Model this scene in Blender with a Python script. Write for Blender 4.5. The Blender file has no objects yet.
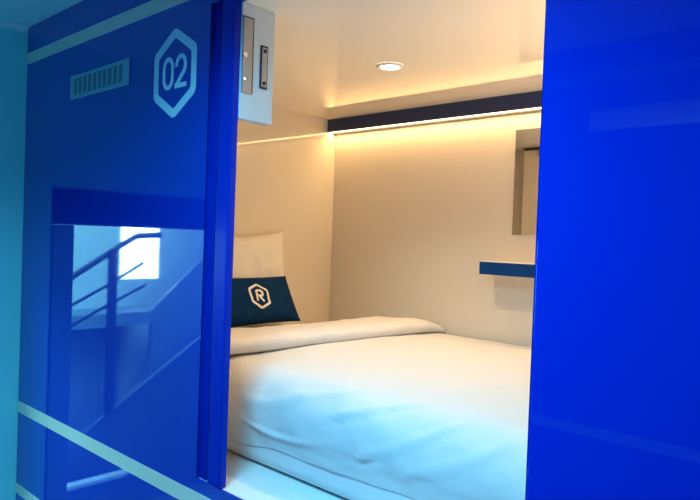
import bpy, bmesh, math, random
from mathutils import Vector, Matrix, noise
random.seed(4)
SC = bpy.context.scene
COL = SC.collection

# ------------------------------------------------------------------ camera
F, CX, CY = 645.0, 350.0, 250.0
AX = Vector((695, -37, 645)).normalized()
AY = Vector((600, -10, -645)); AY = (AY - AY.dot(AX) * AX).normalized()
AZ = AX.cross(AY)
ROT = Matrix((AX, AY, AZ))                 # camera axes -> world axes
CAM = Vector((0, 0, 1.95))
cd = bpy.data.cameras.new('camera'); cam = bpy.data.objects.new('camera', cd); COL.objects.link(cam)
cd.sensor_width = 36; cd.lens = 36 * F / 700; cd.clip_start = .02
cam.matrix_world = Matrix.Translation(CAM) @ ROT.to_4x4()
SC.camera = cam

def on(px, py, axis, val):
    """point of the place seen at a photo pixel, on the plane axis=val"""
    d = ROT @ Vector((px - CX, CY - py, -F)); i = 'xyz'.index(axis)
    return CAM + d * ((val - CAM[i]) / d[i])

# ------------------------------------------------------------------ materials
def mat(name, col, rough=.5, metal=0, coat=0, coat_rough=.03, emis=None, es=0, spec=.5, ior=1.5,
        nscale=0, namt=0, bump=0, bscale=200, sheen=0, bdetail=3):
    m = bpy.data.materials.new(name); m.use_nodes = True
    nt = m.node_tree; b = nt.nodes['Principled BSDF']
    b.inputs['Base Color'].default_value = (*col, 1)
    b.inputs['Roughness'].default_value = rough
    b.inputs['Metallic'].default_value = metal
    b.inputs['Coat Weight'].default_value = coat
    b.inputs['Coat Roughness'].default_value = coat_rough
    b.inputs['Specular IOR Level'].default_value = spec
    b.inputs['IOR'].default_value = ior
    b.inputs['Sheen Weight'].default_value = sheen
    if emis:
        b.inputs['Emission Color'].default_value = (*emis, 1)
        b.inputs['Emission Strength'].default_value = es
    if namt or bump:
        tc = nt.nodes.new('ShaderNodeTexCoord')
    if namt:
        n = nt.nodes.new('ShaderNodeTexNoise'); n.inputs['Scale'].default_value = nscale; n.inputs['Detail'].default_value = 4
        nt.links.new(tc.outputs['Object'], n.inputs['Vector'])
        mx = nt.nodes.new('ShaderNodeMix'); mx.data_type = 'RGBA'
        mx.inputs['A'].default_value = (*[c * (1 - namt) for c in col], 1)
        mx.inputs['B'].default_value = (*[min(1, c * (1 + namt)) for c in col], 1)
        nt.links.new(n.outputs['Fac'], mx.inputs['Factor']); nt.links.new(mx.outputs['Result'], b.inputs['Base Color'])
    if bump:
        n = nt.nodes.new('ShaderNodeTexNoise'); n.inputs['Scale'].default_value = bscale; n.inputs['Detail'].default_value = bdetail
        nt.links.new(tc.outputs['Object'], n.inputs['Vector'])
        bp = nt.nodes.new('ShaderNodeBump'); bp.inputs['Strength'].default_value = bump; bp.inputs['Distance'].default_value = .004
        nt.links.new(n.outputs['Fac'], bp.inputs['Height']); nt.links.new(bp.outputs['Normal'], b.inputs['Normal'])
    return m

BLUE = mat('blue_gloss_lacquer', (.001, .030, .58), rough=.03, coat=.55, coat_rough=.03, ior=1.45, nscale=3, namt=.03)
BLUE_SHADED = mat('shaded_blue_gloss_lacquer', (.0008, .033, .43), rough=.03, coat=.6, coat_rough=.03, ior=1.45, nscale=3, namt=.03)  # same lacquer as the sliding door, with the dimmer light put into its colour
BLUE_FRAME = mat('blue_frame_lacquer', (.001, .024, .40), rough=.2, spec=.18, ior=1.45, nscale=3, namt=.03)
STRIPE = mat('pale_stripe_film', (.95, .76, .58), rough=.08, coat=.3, nscale=6, namt=.03)
BADGE = mat('pale_blue_badge_film', (.60, .93, .99), rough=.2, nscale=6, namt=.03)
VENT = mat('silver_vent_paint', (.34, .55, .60), rough=.35, metal=.2, nscale=30, namt=.05)
DARK = mat('dark_slot', (.01, .03, .06), rough=.6, nscale=10, namt=.1)
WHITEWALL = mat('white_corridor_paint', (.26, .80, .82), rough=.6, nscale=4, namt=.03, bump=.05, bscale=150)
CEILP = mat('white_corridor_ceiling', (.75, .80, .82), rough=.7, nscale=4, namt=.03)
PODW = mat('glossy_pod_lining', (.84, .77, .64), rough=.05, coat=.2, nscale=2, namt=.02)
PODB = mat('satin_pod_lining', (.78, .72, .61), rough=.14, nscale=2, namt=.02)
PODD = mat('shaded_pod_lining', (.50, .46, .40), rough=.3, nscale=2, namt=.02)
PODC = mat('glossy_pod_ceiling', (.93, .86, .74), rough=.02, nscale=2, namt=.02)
TRAY = mat('white_bed_tray', (.78, .80, .80), rough=.25, nscale=5, namt=.03)
NAVY = mat('navy_fascia', (.045, .06, .15), rough=.6, spec=.15, nscale=5, namt=.08)
SHELFB = mat('blue_shelf_edging', (.001, .05, .21), rough=.6, spec=.15, nscale=5, namt=.05)
SHELFW = mat('white_shelf_board', (.82, .82, .80), rough=.4, nscale=5, namt=.03)
LED = mat('warm_led_diffuser', (1, .9, .75), emis=(1, .70, .36), es=6, nscale=5, namt=.02)
LENS = mat('warm_downlight_lens', (1, .95, .85), emis=(1, .88, .68), es=22, nscale=5, namt=.02)
RINGM = mat('white_downlight_ring', (.85, .82, .78), rough=.3, nscale=5, namt=.02)
LINEN = mat('white_duvet_cotton', (.72, .715, .70), rough=.85, nscale=5, namt=.02, bump=.12, bscale=420, sheen=.1)
SHEET = mat('white_sheet_cotton', (.80, .80, .80), rough=.85, nscale=5, namt=.03, bump=.2, bscale=60)
PILLOW = mat('white_pillow_cotton', (.90, .86, .78), rough=.85, nscale=5, namt=.02, bump=.25, bscale=40)
CUSH = mat('dark_teal_cushion_fabric', (.001, .032, .11), rough=.9, spec=.15, nscale=30, namt=.2, bump=.3, bscale=300, sheen=0)
LOGO = mat('white_printed_emblem', (.88, .86, .82), rough=.7, nscale=20, namt=.03)
BOXM = mat('light_grey_powder_coat', (.57, .72, .80), rough=.4, nscale=20, namt=.03)
PLATE = mat('grey_brushed_plate', (.36, .38, .40), rough=.35, metal=.5, nscale=40, namt=.08)
CHROME = mat('chrome_screw', (.75, .77, .8), rough=.15, metal=1, nscale=40, namt=.03)
BLACKM = mat('black_metal', (.015, .014, .013), rough=.35, nscale=20, namt=.1)
MIRROR = mat('mirror_silver', (.84, .83, .80), rough=.0, metal=1, nscale=1, namt=.01)
DOT = mat('white_indicator', (1, 1, 1), emis=(1, 1, 1), es=1.2, nscale=5, namt=.01)
FRAMED = mat('dark_door_frame', (.012, .02, .04), rough=.3, nscale=8, namt=.1)
JAMBG = mat('grey_door_jamb', (.16, .36, .40), rough=.4, nscale=8, namt=.08)
TRIMB = mat('pale_blue_trim', (.12, .34, .62), rough=.3, nscale=8, namt=.05)
STAIRW = mat('stairwell_paint', (.80, .86, .88), rough=.7, nscale=4, namt=.04)
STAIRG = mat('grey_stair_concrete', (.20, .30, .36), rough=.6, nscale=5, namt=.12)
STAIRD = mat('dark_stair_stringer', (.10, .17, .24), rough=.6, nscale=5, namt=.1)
RAIL = mat('dark_rail_metal', (.03, .05, .08), rough=.4, nscale=10, namt=.1)
NOSE = mat('pale_stair_nosing', (.85, .88, .9), rough=.3, nscale=10, namt=.03)
FLOORM = mat('grey_blue_floor', (.12, .2, .26), rough=.3, nscale=5, namt=.15)
SKYP = mat('bright_window_daylight', (.9, .97, 1), emis=(.5, .82, 1), es=7, nscale=1.5, namt=.03)
LAMPP = mat('cool_ceiling_lamp_diffuser', (.9, .97, 1), emis=(.3, .75, 1), es=1.5, nscale=5, namt=.02)

# ------------------------------------------------------------------ helpers
def link(name, bm, m, parent=None, smooth=False):
    bmesh.ops.recalc_face_normals(bm, faces=bm.faces[:])
    me = bpy.data.meshes.new(name); bm.to_mesh(me); bm.free()
    if smooth:
        for p in me.polygons: p.use_smooth = True
    me.materials.append(m)
    o = bpy.data.objects.new(name, me); COL.objects.link(o)
    if parent:
        o.parent = parent
        o.matrix_parent_inverse = Matrix.Translation(parent.location).inverted()
    return o

def thing(name, label, cat, loc=(0, 0, 0), group=None):
    o = bpy.data.objects.new(name, None); COL.objects.link(o); o.location = loc
    o.empty_display_size = .05
    o['label'] = label; o['category'] = cat
    if group: o['group'] = group
    return o

def struct(name, bm, m, label=None, cat=None):
    o = link(name, bm, m); o['kind'] = 'structure'
    if label: o['label'] = label; o['category'] = cat
    return o

def box(bm, x0, x1, y0, y1, z0, z1, bev=0, seg=2):
    r = bmesh.ops.create_cube(bm, size=1)
    for v in r['verts']:
        v.co = Vector(((x0 + x1) / 2 + v.co.x * (x1 - x0), (y0 + y1) / 2 + v.co.y * (y1 - y0), (z0 + z1) / 2 + v.co.z * (z1 - z0)))
    if bev:
        es = {e for v in r['verts'] for e in v.link_edges}
        bmesh.ops.bevel(bm, geom=list(es), offset=bev, segments=seg, affect='EDGES', profile=.5)
    return bm
def B(*a, **k): return box(bmesh.new(), *a, **k)

def prism(bm, pts, fn, d0, d1):
    """extrude the 2-D outline pts from depth d0 to d1; fn(a, b, depth) gives the point"""
    f = [bm.verts.new(fn(a, b, d0)) for a, b in pts]; g = [bm.verts.new(fn(a, b, d1)) for a, b in pts]
    bm.faces.new(f); bm.faces.new(g[::-1])
    n = len(pts)
    for i in range(n): bm.faces.new((f[i], f[(i + 1) % n], g[(i + 1) % n], g[i]))
    return f, g

XZ = lambda a, b, d: Vector((a, d, b))
YZ = lambda a, b, d: Vector((d, a, b))
XY = lambda a, b, d: Vector((a, b, d))

def ribbon(bm, path, w, fn, d0, d1, closed=False):
    """a flat stroke of width w along a 2-D path, extruded"""
    n = len(path); L = []; R = []
    for i in range(n):
        p = Vector(path[i])
        a = Vector(path[(i - 1) % n]) if (closed or i > 0) else None
        c = Vector(path[(i + 1) % n]) if (closed or i < n - 1) else None
        d1v = (p - a).normalized() if a is not None else None
        d2v = (c - p).normalized() if c is not None else None
        if d1v is None: d1v = d2v
        if d2v is None: d2v = d1v
        n1 = Vector((-d1v.y, d1v.x)); n2 = Vector((-d2v.y, d2v.x))
        m = (n1 + n2).normalized(); k = min(2.2, 1 / max(.3, m.dot(n1)))
        L.append(p + m * w / 2 * k); R.append(p - m * w / 2 * k)
    def ring(d): return [(bm.verts.new(fn(l.x, l.y, d)), bm.verts.new(fn(r.x, r.y, d))) for l, r in zip(L, R)]
    a = ring(d0); b = ring(d1)
    for i in range(n if closed else n - 1):
        j = (i + 1) % n
        bm.faces.new((a[i][0], a[j][0], a[j][1], a[i][1])); bm.faces.new((b[i][0], b[i][1], b[j][1], b[j][0]))
        bm.faces.new((a[i][0], b[i][0], b[j][0], a[j][0])); bm.faces.new((a[i][1], a[j][1], b[j][1], b[i][1]))
    if not closed:
        for i in (0, n - 1): bm.faces.new((a[i][0], a[i][1], b[i][1], b[i][0]))

def tube(bm, pts, r, n=10):
    pts = [Vector(p) for p in pts]; rings = []
    for i, p in enumerate(pts):
        d = (pts[min(i + 1, len(pts) - 1)] - pts[max(i - 1, 0)]).normalized()
        u = d.orthogonal().normalized() if not rings else (pu - d * pu.dot(d)).normalized()
        pu = u; v = d.cross(u)
        rings.append([bm.verts.new(p + (u * math.cos(t) + v * math.sin(t)) * r) for t in [2 * math.pi * k / n for k in range(n)]])
    for a, b in zip(rings, rings[1:]):
        for k in range(n): bm.faces.new((a[k], a[(k + 1) % n], b[(k + 1) % n], b[k]))
    bm.faces.new(rings[0]); bm.faces.new(rings[-1][::-1])

def disc_y(bm, c, r, axis, d, n=24, r2=None):
    """short cylinder (or truncated cone) along axis from c"""
    ax = Vector(axis); u = ax.orthogonal().normalized(); v = ax.cross(u); r2 = r if r2 is None else r2
    f = [bm.verts.new(c + (u * math.cos(2 * math.pi * k / n) + v * math.sin(2 * math.pi * k / n)) * r) for k in range(n)]
    g = [bm.verts.new(c + ax * d + (u * math.cos(2 * math.pi * k / n) + v * math.sin(2 * math.pi * k / n)) * r2) for k in range(n)]
    bm.faces.new(f); bm.faces.new(g[::-1])
    for k in range(n): bm.faces.new((f[k], f[(k + 1) % n], g[(k + 1) % n], g[k]))

# ------------------------------------------------------------------ dimensions
D = .95            # front plane of the pod
XL = -2.58         # corridor end wall
XH = -2.233        # head wall of the pod
YB = 2.274         # rear wall of the pod
ZC = 2.52          # pod ceiling
ZT = 1.316         # bed tray
ZM = 1.568         # top of the bed
XR = -.20          # foot wall of the pod
YO = -.47          # opposite row of the corridor
ZK = 2.70          # corridor ceiling

# ------------------------------------------------------------------ corridor shell
bm = bmesh.new()                              # end wall with the doorway to the stairs
box(bm, XL - .06, XL, .84, D + .05, 0, ZK)
box(bm, XL - .06, XL, YO, .84, 2.10, ZK)
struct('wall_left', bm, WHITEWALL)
bm = bmesh.new()                              # dark door surround
box(bm, XL - .07, XL + .012, YO + .01, .84, 1.963, 2.105, .004)
dr = struct('door_1', bm, FRAMED)
for yy in ((.755, .84), (YO + .01, YO + .08)):
    j_ = link('door_jamb', B(XL - .07, XL + .010, *yy, 0, 1.962, .004), JAMBG); j_.parent = dr
bm = bmesh.new()                              # soft cove between end wall and ceiling
pts = [(XL, ZK)] + [(XL + .025 - .025 * math.cos(t), ZK - .025 + .025 * math.sin(t)) for t in [i * math.pi / 16 for i in range(9)]]
prism(bm, pts, XZ, YO, D - .001)
struct('trim_1', bm, CEILP)
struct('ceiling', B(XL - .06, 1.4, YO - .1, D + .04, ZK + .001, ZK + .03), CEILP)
struct('floor', B(-5.7, 1.4, -2.7, D + .1, -.03, 0), FLOORM)
struct('wall_right', B(1.3, 1.36, YO, D, 0, ZK), WHITEWALL)
bm = bmesh.new()
box(bm, XL, 1.3, YO - .05, YO, 0, ZK)
struct('wall_back', bm, BLUE_FRAME)
bm = bmesh.new()
box(bm, XL + .02, 1.3, YO, YO + .002, 1.245, 1.285); box(bm, XL + .02, 1.3, YO, YO + .002, 2.56, 2.60)
struct('trim_2', bm, TRIMB)
struct('trim_3', B(-1.0, -.61, YO, YO + .003, 2.38, 2.459), VENT)

# ------------------------------------------------------------------ stairwell beyond the doorway
bm = bmesh.new()
WY0, WY1, WZ0, WZ1 = -1.395, -1.01, 1.49, 2.02
box(bm, -5.7, -5.6, -2.7, WY0, 0, 3); box(bm, -5.7, -5.6, WY1, 1.3, 0, 3)
box(bm, -5.7, -5.6, WY0, WY1, 0, WZ0); box(bm, -5.7, -5.6, WY0, WY1, WZ1, 3)
struct('wall_stairwell_far', bm, STAIRW)
struct('wall_stairwell_side', B(-5.7, XL - .06, 1.2, 1.3, 0, 3), STAIRW)
struct('wall_stairwell_back', B(-5.7, XL - .06, -2.7, -2.6, 0, 3), STAIRW)
struct('ceiling_stairwell', B(-5.7, XL - .06, -2.7, 1.3, 3, 3.05), CEILP)
bm = bmesh.new()
box(bm, XL - .06, XL, D + .06, 1.3, 0, 3); box(bm, XL - .06, XL - .0, -2.7, YO - .06, 0, 3)
struct('wall_stairwell_near', bm, STAIRW)
bm = bmesh.new()
for a in ((WY0, WY0 + .02, WZ0, WZ1), (WY1 - .02, WY1, WZ0, WZ1), (WY0 + .02, WY1 - .02, WZ0, WZ0 + .02), (WY0 + .02, WY1 - .02, WZ1 - .02, WZ1),
          (WY0 + .02, WY1 - .02, 1.635, 1.66)):
    box(bm, -5.66, -5.62, *a)
w = struct('window_1', bm, STAIRW)
pn = link('pane', B(-5.672, -5.664, WY0, WY1, WZ0, WZ1), SKYP); pn.parent = w

def mir(px, py, X):
    p = on(px, py, 'x', X); return Vector((p.x, 2 * D - p.y, p.z))

st = thing('stair_flight', 'grey concrete stairs mirrored in the glossy blue panel, under the dark handrail', 'stairs', (-4.65, -.5, 0))
bm = bmesh.new()
y, z = .42, .18; prof = [(y, 0), (y, z)]
for i in range(9):
    prof += [(y - .26, z)]; y -= .26
    prof += [(y, z + .172)]; z += .172
prof += [(y - .3, z), (y - .3, 0)]
prism(bm, [(a_, max(0, b_ - .6)) for a_, b_ in prof[:1]] + [(a_, max(.001, b_ - .6)) for a_, b_ in prof[1:-1]] + prof[-1:], YZ, -5.15, -4.24); link('steps', bm, STAIRG, st)
bm = bmesh.new()
a, b = mir(82, 435, -4.2), mir(206, 333, -4.2)
sl = (b.z - a.z) / (b.y - a.y)
f = lambda yy: a.z + sl * (yy - a.y)
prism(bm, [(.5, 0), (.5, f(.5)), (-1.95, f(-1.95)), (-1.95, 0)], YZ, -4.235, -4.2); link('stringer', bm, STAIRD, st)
bm = bmesh.new()
a2, b2 = mir(150, 310, -5.25), mir(206, 255, -5.25)
uf = thing('upper_stair_flight', 'upper concrete flight mirrored right of the window in the blue panel', 'stairs', (-5.4, -1.6, 0))
s2 = (b2.z - a2.z) / (b2.y - a2.y)
prism(bm, [(min(a2.y, -1.16), 0), (min(a2.y, -1.16), a2.z), (-2.55, a2.z + s2 * (-2.55 - a2.y)), (-2.55, 0)], YZ, -5.29, -5.25); link('stair_side', bm, STAIRG, uf)
ld = thing('stair_landing', 'grey landing slab mirrored below the bright wall in the blue panel', 'stairs', (-5.4, 0, 0))
link('slab', B(-5.598, -5.2, -1.15, 1.19, 1.12, 1.235), STAIRG, ld)
link('support_wall', B(-5.598, -5.5, -1.0, 1.19, 0, 1.119), STAIRG, ld)

rl = thing('stair_railing', 'dark metal stair handrail with two lower rails mirrored in blue panel', 'railing', (-4.2, -.3, 0))
bm = bmesh.new(); tube(bm, [mir(40, 300, -4.2), mir(72, 277, -4.2), mir(100, 259, -4.2), mir(125, 243, -4.2), mir(137, 236, -4.2), mir(160, 235, -4.2)], .021); link('handrail', bm, RAIL, rl, True)
for pts in (((40, 322), (72, 305), (108, 285), (143, 263)), ((40, 345), (95, 312), (145, 285))):
    bm = bmesh.new(); tube(bm, [mir(px, py, -4.2) for px, py in pts], .011); link('lower_rail', bm, RAIL, rl, True)
for px, top, yy in ((112, 250, .0), (60, 285, 0)):
    t = mir(px, top, -4.2); bm = bmesh.new(); box(bm, -4.199, -4.165, t.y - .028, t.y + .028, max(.05, f(t.y)), t.z); link('post', bm, RAIL, rl)
tp = mir(62, 491, -4.0); tq = mir(126, 477, -4.0)
ns = thing('floor_nosing', 'pale floor edging strip mirrored at the foot of the blue panel', 'edging', (-4.0, tp.y, 0))
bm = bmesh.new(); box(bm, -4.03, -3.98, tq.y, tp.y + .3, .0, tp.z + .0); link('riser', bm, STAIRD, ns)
bm = bmesh.new(); box(bm, -4.03, -3.96, tq.y, tp.y + .3, tp.z + .001, tp.z + .03, .005); link('nosing_strip', bm, NOSE, ns)

# ------------------------------------------------------------------ pod front: blue panel, stripes, vent, badge
fp = thing('pod_front_panel', 'glossy blue pod front panel with pale stripes, silver vent and number 02 badge', 'pod panel', (-1.9, D, 0))
bm = bmesh.new()
XJ = -1.396
rc = .010
out = [(XL + .004, 0), (.9, 0), (.9, ZT), (XJ, ZT), (XJ, 2.53), (.9, 2.53), (.9, ZK - .001)]
out += [(XL + .004 + rc - rc * math.sin(t), ZK - .001 - rc + rc * math.cos(t)) for t in [i * math.pi / 10 for i in range(6)]]
fa, ga = prism(bm, out, XZ, D, D + .014)
ed = [e for e in bm.edges if all(abs(v.co.x - XJ) < 1e-5 and abs(v.co.y - D) < 1e-5 for v in e.verts)]
ed += [e for e in bm.edges if all(abs(v.co.y - D) < 1e-5 for v in e.verts) and all(abs(v.co.z - ZT) < 1e-5 for v in e.verts)]
bmesh.ops.bevel(bm, geom=ed, offset=.007, segments=4, affect='EDGES', profile=.5)
link('panel_board', bm, BLUE_SHADED, fp)
for z0, z1 in ((2.5605, 2.602), (1.244, 1.2865), (.934, .972)):
    link('stripe', B(XL + .004, .9, D - .0012, D - .0001, z0, z1), STRIPE, fp)
# vent
vx0, vx1, vz0, vz1 = -2.186, -1.793, 2.380, 2.459
vg = link('vent_grille', B(vx0, vx1, D - .005, D - .0001, vz0, vz1, .002), VENT, fp)
bm = bmesh.new()
ncol, nrow = 10, 11
gx0, gx1, gz0, gz1 = vx0 + .026, vx1 - .03, vz0 + .012, vz1 - .012
cw = (gx1 - gx0) / ncol; rh = (gz1 - gz0) / nrow
for i in range(ncol):
    for j in range(nrow):
        x = gx0 + i * cw + cw * .16; zz = gz0 + j * rh + rh * .22
        box(bm, x, x + cw * .62, D - .0056, D - .0049, zz, zz + rh * .46)
sl_ = link('vent_slots', bm, DARK, fp); sl_.parent = vg; sl_.matrix_parent_inverse = Matrix()
for xx, zz in ((vx1 - .008, vz0 + .008), (vx0 + .008, vz1 - .008)):
    bm = bmesh.new(); disc_y(bm, Vector((xx, D - .005, zz)), .004, (0, -1, 0), .0015, 12)
    sc_ = link('screw', bm, CHROME, fp); sc_.parent = vg; sc_.matrix_parent_inverse = Matrix()
# number badge
hx, hz = -1.5495, 2.378
def roundpoly(c, R, rad, start=90, n=6, k=5, sx=1):
    vs = [Vector((c[0] + sx * R * math.cos(math.radians(start + 360 / n * i)), c[1] + R * math.sin(math.radians(start + 360 / n * i)))) for i in range(n)]
    out = []
    for i in range(n):
        p = vs[i]; a = (vs[i - 1] - p).normalized(); b = (vs[(i + 1) % n] - p).normalized()
        s, e = p + a * rad, p + b * rad
        for q in range(k + 1):
            t = q / k; out.append(tuple((1 - t) ** 2 * s + 2 * t * (1 - t) * p + t * t * e))
    return out
bm = bmesh.new()
outer = roundpoly((hx, hz), .1235, .016, sx=.97); inner = roundpoly((hx, hz), .0965, .009, sx=.965)
bm2 = bm
def ringface(bm, o, i, d0, d1):
    n = len(o)
    vo0 = [bm.verts.new(XZ(*p, d0)) for p in o]; vi0 = [bm.verts.new(XZ(*p, d0)) for p in i]
    vo1 = [bm.verts.new(XZ(*p, d1)) for p in o]; vi1 = [bm.verts.new(XZ(*p, d1)) for p in i]
    for k in range(n):
        j = (k + 1) % n
        bm.faces.new((vo0[k], vo0[j], vi0[j], vi0[k])); bm.faces.new((vo1[k], vi1[k], vi1[j], vo1[j]))
        bm.faces.new((vo0[k], vo1[k], vo1[j], vo0[j])); bm.faces.new((vi0[k], vi0[j], vi1[j], vi1[k]))
ringface(bm, outer, inner, D - .0015, D - .0001)
hb = link('hexagon_badge', bm, BADGE, fp)
def digit(path, w, closed=False, e=0):
    bm = bmesh.new(); ribbon(bm, path, w, XZ, D - .0015 - e, D - .0001 - e, closed)
    o = link('numeral', bm, BADGE, fp); o.parent = hb; o.matrix_parent_inverse = Matrix()
dh, dw, sw = .090, .055, .0125
def zero(cx, cz):
    r = (dw - sw) / 2; s = (dh - sw) / 2 - r * 1.25; P = []
    for i in range(25):
        t = math.pi * i / 24; P.append((cx + r * math.cos(t), cz + s + 1.25 * r * math.sin(t)))
    for i in range(25):
        t = math.pi + math.pi * i / 24; P.append((cx + r * math.cos(t), cz - s + 1.25 * r * math.sin(t)))
    return P
digit(zero(hx - .031, hz + .003), sw, True)
cx2, cz2 = hx + .031, hz + .003
r = (dw - sw) / 2; top = cz2 + dh / 2 - sw / 2; bot = cz2 - dh / 2 + sw / 2
P = [(cx2 + r * math.cos(t), top - r * 1.15 + r * 1.15 * math.sin(t)) for t in [math.radians(185 - i * 9) for i in range(22)]]
P += [(cx2 + r * .98, top - r * 1.35), (cx2 + r * .82, top - r * 1.85), (cx2 - r * 1.0, bot + .012), (cx2 - r * 1.02, bot)]
P = P[:-2] + [(cx2 - r * .95, bot + .002)]
digit(P, sw)
digit([(cx2 - dw / 2, bot), (cx2 + dw / 2, bot)], sw, False, .0003)

# ------------------------------------------------------------------ door frame, sliding door
df = thing('door_frame', 'blue upright door frame at left edge of the pod opening', 'door frame', (-1.32, D, ZT))
bm = bmesh.new()
prism(bm, [(-1.349, .957), (-1.347, .955), (-1.3005, .955), (-1.2975, .956), (-1.2960, .9585), (-1.2945, .973), (-1.349, .973)], XY, ZT + .004, 2.529)
link('jamb', bm, BLUE_FRAME, df)
bm = bmesh.new(); box(bm, -1.402, -1.3665, .965, .974, ZT + .002, 2.529); link('recess_strip', bm, BLUE_FRAME, df)
bm = bmesh.new(); box(bm, -1.366, -1.3497, .967, .974, ZT + .004, 2.529); link('seal', bm, DARK, df)
sd = thing('sliding_door', 'large plain glossy blue sliding door at the right of the opening', 'door', (.2, D, ZT))
link('door_panel', B(-.4785, .9, D, D + .014, ZT + .003, 2.528, .0025), BLUE, sd)
link('edge_trim', B(-.4805, -.4788, D + .001, D + .014, ZT + .003, 2.528), BLUE_FRAME, sd)

# ------------------------------------------------------------------ pod shell
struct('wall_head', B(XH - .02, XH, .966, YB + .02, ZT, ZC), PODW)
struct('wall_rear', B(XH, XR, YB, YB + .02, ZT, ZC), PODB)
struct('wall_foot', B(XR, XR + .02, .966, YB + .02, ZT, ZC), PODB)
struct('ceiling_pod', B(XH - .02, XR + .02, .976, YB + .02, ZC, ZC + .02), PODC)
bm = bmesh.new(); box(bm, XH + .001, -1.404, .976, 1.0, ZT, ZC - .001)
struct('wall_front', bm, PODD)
struct('wall_front_lining', B(-1.865, -1.404, 1.0005, 1.035, ZT + .002, ZC - .001, .002), PODB)
struct('wall_front_right', B(-.47, XR, .966, 1.0, ZT, ZC - .001), PODW)
tr = thing('bed_tray', 'white flat bed base ledge in front of the mattress', 'bed base', (-1.2, 1.6, ZT))
bm = bmesh.new(); box(bm, XH, XR, .9645, YB, ZT - .03, ZT + .001); link('base_board', bm, TRAY, tr)
link('support_box', B(XH, XR, .9655, YB, 0, ZT - .0305), TRAY, tr)

# curtain rail on the inside of the front, seen in the mirror
cr = thing('curtain_rail', 'thin black rail with bracket reflected in the wall mirror', 'rail', (-1.6, 1.05, ZC))
bm = bmesh.new(); box(bm, -1.86, -1.41, 1.0355, 1.05, ZC - .016, ZC - .001, .002); link('track', bm, BLACKM, cr)
bm = bmesh.new(); box(bm, -1.775, -1.763, 1.0355, 1.05, ZC - .055, ZC - .017, .003); link('bracket', bm, PLATE, cr)

# ------------------------------------------------------------------ light fascia, downlight
YF = 2.214
lf = thing('light_fascia', 'long navy fascia strip with warm LED line along the rear wall', 'light', (-1.2, YF, ZC))
zb = on(420, 121.0, 'y', YF).z
link('fascia_board', B(XH + .002, XR - .002, YF, YF + .012, zb, ZC, .001), NAVY, lf)
link('led_strip', B(XH + .002, XR - .002, YF + .0122, YF + .040, zb + .001, zb + .009), LED, lf)
link('strip_lip', B(XH + .002, XR - .002, YF + .0402, YF + .050, zb - .0045, zb + .012), BLACKM, lf)
link('top_board', B(XH, XR, YF + .012, YB, ZC - .014, ZC), SHELFW, lf)

dl = thing('downlight', 'small round recessed downlight glowing in the pod ceiling', 'light', (-1.367, 1.636, ZC))
c = Vector((-1.367, 1.636, ZC - .0005)); bm = bmesh.new()
n = 40
prof = [(.046, 0), (.046, -.003), (.041, -.006), (.034, -.006), (.031, -.003)]
rings = [[bm.verts.new(c + Vector((r * math.cos(2 * math.pi * k / n), r * math.sin(2 * math.pi * k / n), dz))) for k in range(n)] for r, dz in prof]
for a, b in zip(rings, rings[1:]):
    for k in range(n): bm.faces.new((a[k], a[(k + 1) % n], b[(k + 1) % n], b[k]))
link('trim_ring', bm, RINGM, dl, True)
bm = bmesh.new(); disc_y(bm, c, .031, (0, 0, -1), .0035, 32, .029); link('lens', bm, LENS, dl)

# ------------------------------------------------------------------ mirror and shelf
m0 = on(516, 130, 'y', YB - .006); m1 = on(511, 235, 'y', YB - .006)
mr = thing('wall_mirror', 'frameless wall mirror on the rear wall above the blue edged shelf', 'mirror', (-1.1, YB, 2.0))
link('mirror_glass', B(m0.x, m0.x + .32, YB - .006, YB - .001, m1.z, m0.z, .0008), MIRROR, mr)
YS = YB - .11
s0 = on(479.5, 261.5, 'y', YS); s1 = on(479.5, 274.0, 'y', YS)
sh = thing('wall_shelf', 'short white wall shelf with dark blue front edge below the mirror', 'shelf', (-1.1, YB, s1.z))
link('shelf_board', B(s0.x, s0.x + .5, YS + .004, YB - .001, s1.z - .002, s0.z + .002, .001), SHELFW, sh)
link('front_edging', B(s0.x, s0.x + .5, YS, YS + .0035, s1.z, s0.z, .0008), SHELFB, sh)

# ------------------------------------------------------------------ lock box
XB = -1.29
lb = thing('lock_box', 'pale grey metal lock box under the pod ceiling beside the door frame', 'lock', (XB, 1.02, 2.24))
link('housing', B(-1.322, XB, .9735, 1.0785, 2.2345, 2.5199, .002), BOXM, lb)
q0 = on(240, 12.5, 'x', XB); q1 = on(251, 94, 'x', XB)
cp = link('cover_plate', B(XB + .0003, XB + .004, .976, q1.y, q1.z, q0.z - .004, .001), PLATE, lb)
def sub(name, bm, m, par, root=lb, smooth=False):
    o = link(name, bm, m, root, smooth); o.parent = par; o.matrix_parent_inverse = Matrix(); return o
p = on(244.7, 54.5, 'x', XB + .004); bm = bmesh.new(); disc_y(bm, p, .0075, (1, 0, 0), .004, 20, .0065); kc = sub('lock_cylinder', bm, CHROME, cp)
p2 = on(244.6, 78.5, 'x', XB + .004); bm = bmesh.new(); disc_y(bm, p2, .003, (1, 0, 0), .001, 14); sub('indicator_dot', bm, DOT, cp)
bm = bmesh.new(); box(bm, XB + .0042, XB + .0046, .976, q1.y, q0.z - .0075, q0.z - .0045); box(bm, XB + .0042, XB + .0046, q1.y - .002, q1.y, q1.z, q0.z - .0045); sub('plate_edge', bm, DARK, cp)
e0 = on(260.5, 45, 'x', XB); e1 = on(266.3, 90, 'x', XB)
sp = link('strike_plate', B(XB + .0003, XB + .003, min(e0.y, e1.y), max(e0.y, e1.y), e1.z, e0.z, .0008), DARK, lb)
ym = (e0.y + e1.y) / 2
sub('strike_insert', B(XB + .0031, XB + .0045, min(e0.y, e1.y) + .0035, max(e0.y, e1.y) - .0035, e1.z + .005, e0.z - .005, .0006), PLATE, sp)
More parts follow.
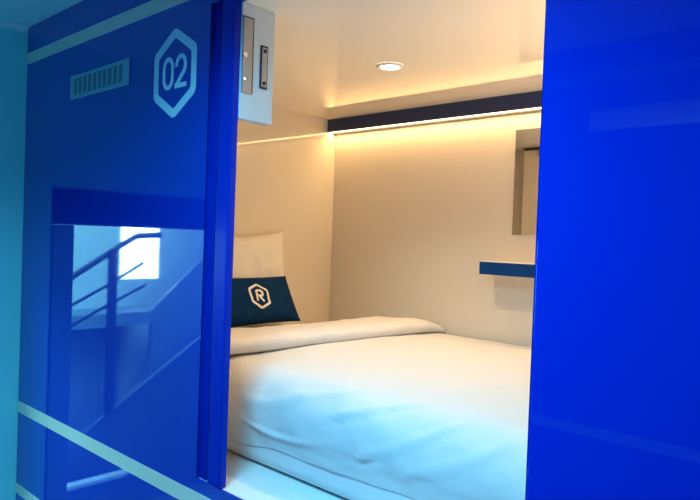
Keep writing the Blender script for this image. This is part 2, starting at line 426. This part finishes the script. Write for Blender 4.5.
for zz in (e0.z - .014, e1.z + .014):
    bm = bmesh.new(); disc_y(bm, Vector((XB + .0046, ym, zz)), .0052, (1, 0, 0), .0015, 16); s_ = sub('screw', bm, BLACKM, sp)

# ------------------------------------------------------------------ bed
mt = thing('mattress', 'white mattress on the bed tray, under the white duvet', 'mattress', (-1.2, 1.7, ZT))
bm = bmesh.new(); box(bm, XH + .012, XR - .01, 1.122, YB - .006, ZT + .003, ZM - .055, .035, 5)
link('sheeted_core', bm, SHEET, mt, True)

def fold(x, s):
    """wrinkle height on the duvet: x along the bed, s distance down from the front top edge (negative = on top)"""
    h = .0018 * noise.noise((x * 4.1, s * 5.3, 1.7)) + .0014 * noise.noise((x * 10, s * 14, 4.2))
    h += .0011 * noise.noise((x * 16 + s * 6, s * 55, 9.1))
    front = max(0, min(1, (s + .12) / .16))
    h += front * (.0035 * noise.noise((x * 5 - s * 7, s * 3 + x * 2, 7.7)) +   .003 * noise.noise((x * 13 - s * 15, s * 6, 2.2)))
    for (ax_, as_, bx_, bs_, amp, w) in CREASE:
        amp *= 1.25
        dx, ds = bx_ - ax_, bs_ - as_; L2 = dx * dx + ds * ds
        t = max(0, min(1, ((x - ax_) * dx + (s - as_) * ds) / L2))
        bow = .018 * math.sin(math.pi * t)
        qx, qs = ax_ + dx * t, as_ + ds * t + bow
        d2 = ((x - qx) ** 2 + (s - qs) ** 2) / (w * w)
        h += amp * math.exp(-d2) * math.sin(math.pi * min(1, max(.0, .12 + t * .8)))
    return h
CREASE = [(-1.10, .13, -.86, .00, .009, .009), (-1.10, .145, -.86, .015, -.006, .008), (-.98, .20, -.74, .05, .008, .010),
          (-.98, .215, -.74, .065, -.005, .008), (-1.28, .10, -1.04, .02, .004, .010), (-1.48, .15, -1.2, .10, .006, .010),
          (-.84, .2, -.62, .07, .007, .011), (-1.44, .20, -1.1, .20, .006, .009), (-.94, .05, -.90, -.01, .005, .007),
          (-1.32, .17, -1.22, .09, .004, .008)]
dv = thing('duvet', 'white duvet spread over the bed, turned down near the pillow', 'duvet', (-1.2, 1.7, ZM))
DX0, DX1 = -1.98, XR - .015
NU, rr = 210, .125
YFR = 1.112                                   # front face of the duvet
def path():
    P = []
    for i in range(70): P.append((YB - .012 + (YFR + rr - YB + .012) * i / 69, 0, 'top'))
    return P
def sect(x):
    hem = -.0
    pts = []
    ztop = ZM
    for i in range(75):
        t = i / 74; y = (YB - .010) * (1 - t) + (YFR + rr) * t
        crown = .016 * math.sin(math.pi * min(1, (YB - y) / 1.1)) - .012 * max(0, 1 - (YB - y) / .08) ** 2
        pts.append((Vector((y, ztop + crown)), Vector((0, 1)), y - (YFR + rr)))
    base = pts[-1][0].y
    for i in range(1, 15):
        a = math.pi / 2 * i / 15
        pts.append((Vector((YFR + rr - rr * math.sin(a), base - rr + rr * math.cos(a))), Vector((-math.sin(a), math.cos(a))), 0))
    z1 = base - rr; zh = HEM(x)
    for i in range(26):
        t = i / 25; zz = z1 + (zh - z1) * t
        pts.append((Vector((YFR + .006 * t, zz)), Vector((-1, 0)), 0))
    # arc lengths for the front part
    res = []; acc = 0; prev = None
    for k, (p, nn, s) in enumerate(pts):
        if s < 0 or k < 75: res.append((p, nn, min(0, -abs(s)))); prev = p
        else:
            acc += (p - prev).length; prev = p; res.append((p, nn, acc))
    return res
h1 = on(226, 441, 'y', YFR); h2 = on(273, 451, 'y', YFR); h3 = on(394, 494, 'y', YFR)
def HEM(x):
    if x < h2.x: t = (x - h1.x) / (h2.x - h1.x); z = h1.z + (h2.z - h1.z) * t
    else: t = (x - h2.x) / (h3.x - h2.x); z = h2.z + (h3.z - h2.z) * t
    return max(ZT + .02, min(1.47, z + .006 * noise.noise((x * 9, 3, 3))))
bm = bmesh.new(); cols = []
for i in range(NU + 1):
    x = DX0 + (DX1 - DX0) * i / NU
    cols.append([bm.verts.new(Vector((x, p.x, p.y)) + Vector((0, nn.x, nn.y)) * fold(x, s)) for p, nn, s in sect(x)])
for a, b in zip(cols, cols[1:]):
    for k in range(len(a) - 1): bm.faces.new((a[k], a[k + 1], b[k + 1], b[k]))
d_ = link('duvet_cover', bm, LINEN, dv, True)
md = d_.modifiers.new('thick', 'SOLIDIFY'); md.thickness = .012; md.offset = -1

# turned-down fold: a soft flattened roll across the bed
bm = bmesh.new(); rings = []
FX0, FX1 = -1.995, -1.665
NS, NT = 120, 36
for i in range(NS + 1):
    t = i / NS; y = YFR - .012 + (YB - .02 - YFR + .012) * t
    taper = min(1, (1 - t) / .11) ** .42 if t < 1 else 0
    taper = max(.06, taper)
    xc = FX1 - (FX1 - FX0) * .5; w = (FX1 - FX0) / 2
    drop = 0
    if t < .085: drop = -.15 * (1 - t / .085) ** 2
    ring = []
    for k in range(NT):
        a = 2 * math.pi * k / NT
        ca, sa = math.cos(a), math.sin(a)
        dxx = w * math.copysign(abs(ca) ** .75, ca); zz = .5 * math.copysign(abs(sa) ** .8, sa)
        hgt = .07 * (.80 + .2 * ca) * taper
        wob = .010 * noise.noise((y * 5, a * .7, 3.3)) * (1 if sa > -.2 else .3) + .004 * noise.noise((y * 17, a * 2, 8.8))
        x = xc + .07 + .08 * t + dxx + .012 * noise.noise((y * 4, 0, 11.3)) - .02 * (1 - taper)
        z = ZM - .004 + (zz + .5) * (hgt + .006) + (wob if sa > 0 else 0) + drop
        ring.append(bm.verts.new((x, y, z)))
    rings.append(ring)
for a, b in zip(rings, rings[1:]):
    for k in range(NT): bm.faces.new((a[k], a[(k + 1) % NT], b[(k + 1) % NT], b[k]))
bm.faces.new(rings[0]); bm.faces.new(rings[-1][::-1])
link('turned_down_fold', bm, LINEN, dv, True)

# ------------------------------------------------------------------ pillow and cushion
def cushion_surface(BL, BR, TL, TR, T, pull, seed, wr):
    BL, BR, TL, TR = map(Vector, (BL, BR, TL, TR))
    nrm = (BR - BL).cross(TL - BL).normalized()
    if nrm.x < 0: nrm = -nrm
    def P(u, v, side):
        uu = u * (1 - pull * (1 - v * v) * abs(u) ** 3); vv = v * (1 - pull * 1.2 * (1 - u * u) * abs(v) ** 3)
        a, b = (uu + 1) / 2, (vv + 1) / 2
        p = BL * (1 - a) * (1 - b) + BR * a * (1 - b) + TL * (1 - a) * b + TR * a * b
        h = T * (max(0, 1 - abs(u) ** 2.6) * max(0, 1 - abs(v) ** 2.6)) ** .55
        h += wr * noise.noise((u * 2.2 + seed, v * 2.2, side)) * (h / T) + wr * .5 * noise.noise((u * 6 + seed, v * 5, side + 4)) * (h / T) ** .5
        return p + nrm * (h * side)
    return P, nrm
def build_cushion(P, nu, nv):
    bm = bmesh.new(); G = {}
    for side in (1, -1):
        for i in range(nu + 1):
            for j in range(nv + 1):
                u, v = 2 * i / nu - 1, 2 * j / nv - 1
                edge = i in (0, nu) or j in (0, nv)
                if edge and side == -1: G[side, i, j] = G[1, i, j]
                else: G[side, i, j] = bm.verts.new(P(u, v, side))
    for side in (1, -1):
        for i in range(nu):
            for j in range(nv):
                bm.faces.new((G[side, i, j], G[side, i + 1, j], G[side, i + 1, j + 1], G[side, i, j + 1]))
    return bm
xt, xb_ = -2.205, -2.19
TR = on(283, 234, 'x', xt); zbase = ZM - .045
pw = .62
P, _ = cushion_surface((xb_, TR.y + .02 - pw, zbase), (xb_, TR.y + .055, zbase), (xt, TR.y - pw, TR.z - .005), TR + Vector((.0, .006, .01)), .062, .085, 2.0, .014)
pl = thing('pillow', 'white pillow standing upright against the head wall behind the dark cushion', 'pillow', (xb_, TR.y - pw / 2, zbase))
link('pillowcase', build_cushion(P, 44, 34), PILLOW, pl, True)

xt, xb_ = -2.115, -2.045
TR = on(285.5, 276, 'x', xt); BR = on(301, 321, 'x', xb_)
cw_ = .415
TL = Vector((xt, TR.y - cw_, TR.z + .002)); BL = Vector((xb_, BR.y - cw_, BR.z - .002))
P, nrm = cushion_surface(BL, BR, TL, TR, .040, .045, 6.0, .006)
cu = thing('throw_cushion', 'dark teal cushion with white hexagon letter R emblem leaning on the white pillow', 'cushion', (xb_, BR.y - cw_ / 2, BR.z))
link('cushion_cover', build_cushion(P, 60, 36), CUSH, cu, True)
# emblem laid on the cushion face: local metric coordinates about its centre
cw2, ch2 = cw_ / 2, (TL - BL).length / 2
def em(a, b, d, cu0=-.03, cv0=.10):
    th = math.radians(-8); a, b = a * math.cos(th) - b * math.sin(th), a * math.sin(th) + b * math.cos(th)
    return P(cu0 + a / cw2, cv0 + b / ch2, 1) + nrm * d
def densify(path, closed=False, step=.004):
    out = []
    n = len(path)
    for i in range(n if closed else n - 1):
        a, b = Vector(path[i]), Vector(path[(i + 1) % n]); k = max(1, int((b - a).length / step))
        out += [tuple(a.lerp(b, j / k)) for j in range(k)]
    if not closed: out.append(tuple(path[-1]))
    return out
bm = bmesh.new(); ribbon(bm, densify(roundpoly((0, 0), .052, .007, k=3), True), .0095, em, .0006, .0022, True)
eb = link('emblem_hexagon', bm, LOGO, cu)
bm = bmesh.new()
ribbon(bm, densify([(-.015, -.023), (-.015, .017), (-.009, .023), (.008, .023), (.017, .016), (.017, .008), (.010, .001), (-.002, .001), (.017, -.023)]), .0088, em, .0006, .0022)
er = link('emblem_letter', bm, LOGO, cu)

# ------------------------------------------------------------------ corridor lamp
cl = thing('corridor_ceiling_lamp', 'flat cool white square lamp on the corridor ceiling above the blue sliding door', 'ceiling lamp', (-.85, .33, ZK))
link('lamp_frame', B(-1.05, -.65, .15, .51, ZK - .016, ZK, .004), SHELFW, cl)
link('lamp_diffuser', B(-1.035, -.665, .165, .495, ZK - .020, ZK - .0165), LAMPP, cl)

# ------------------------------------------------------------------ lights
def area(name, loc, rot, sx, sy, power, col, spread=180):
    l = bpy.data.lights.new(name, 'AREA'); l.shape = 'RECTANGLE'; l.size = sx; l.size_y = sy; l.energy = power; l.color = col
    l.spread = math.radians(spread)
    o = bpy.data.objects.new(name, l); COL.objects.link(o); o.location = loc; o.rotation_euler = rot
    return o
def aim(o, target):
    o.rotation_euler = (Vector(target) - o.location).to_track_quat('-Z', 'Y').to_euler()
CYAN = (.19, .70, 1.0)
WARM = (1, .60, .27)
area('corridor_lamp_light', (-.85, .33, ZK - .026), (0, 0, 0), .35, .30, 25.5, CYAN, 146)
#k = area('corridor_key_light', (-.22, -.28, 2.5), (0, 0, 0), .34, .34, 20, CYAN); aim(k, (-.9, 1.2, 1.6))
area('led_strip_light', ((XH + XR) / 2, YF + .03, zb - .0005), (0, 0, 0), XR - XH - .02, .03, 4.6, (1, .56, .22))
foot_fill = area('foot_fill_light', (-.32, 1.6, 1.80), (0, 0, 0), .25, .1, 4.2, (1, .70, .42), 130); aim(foot_fill, (-.7, 1.75, 2.9))  # added fill without a fixture, brightens the pod ceiling
lo = area('corridor_low_fill', (-1.2, -.3, .7), (0, 0, 0), .4, .4, 3.6, (.12, .86, .95), 120); aim(lo, (-2.5, .2, 1.9))  # unseen fill added to lift the end wall and corridor ceiling
s = bpy.data.lights.new('downlight_beam', 'SPOT'); s.energy = 21; s.color = (1, .70, .41); s.spot_size = math.radians(115); s.spot_blend = .9; s.shadow_soft_size = .03
o = bpy.data.objects.new('downlight_beam', s); COL.objects.link(o); o.location = (-1.367, 1.636, ZC - .02)
st_l = area('stairwell_light', (-4.2, -.6, 2.95), (0, 0, 0), 1.6, 2.2, 170, (.22, .80, 1))
wl = area('stair_window_light', (-5.55, -1.2, 1.75), (0, math.radians(-90), 0), .5, .38, 14, (.4, .75, 1))

w = bpy.data.worlds.new('world'); SC.world = w; w.use_nodes = True
w.node_tree.nodes['Background'].inputs['Color'].default_value = (.08, .38, .6, 1)
w.node_tree.nodes['Background'].inputs['Strength'].default_value = .15
SC.view_settings.view_transform = 'Standard'
SC.view_settings.look = 'None'
SC.view_settings.exposure = 0
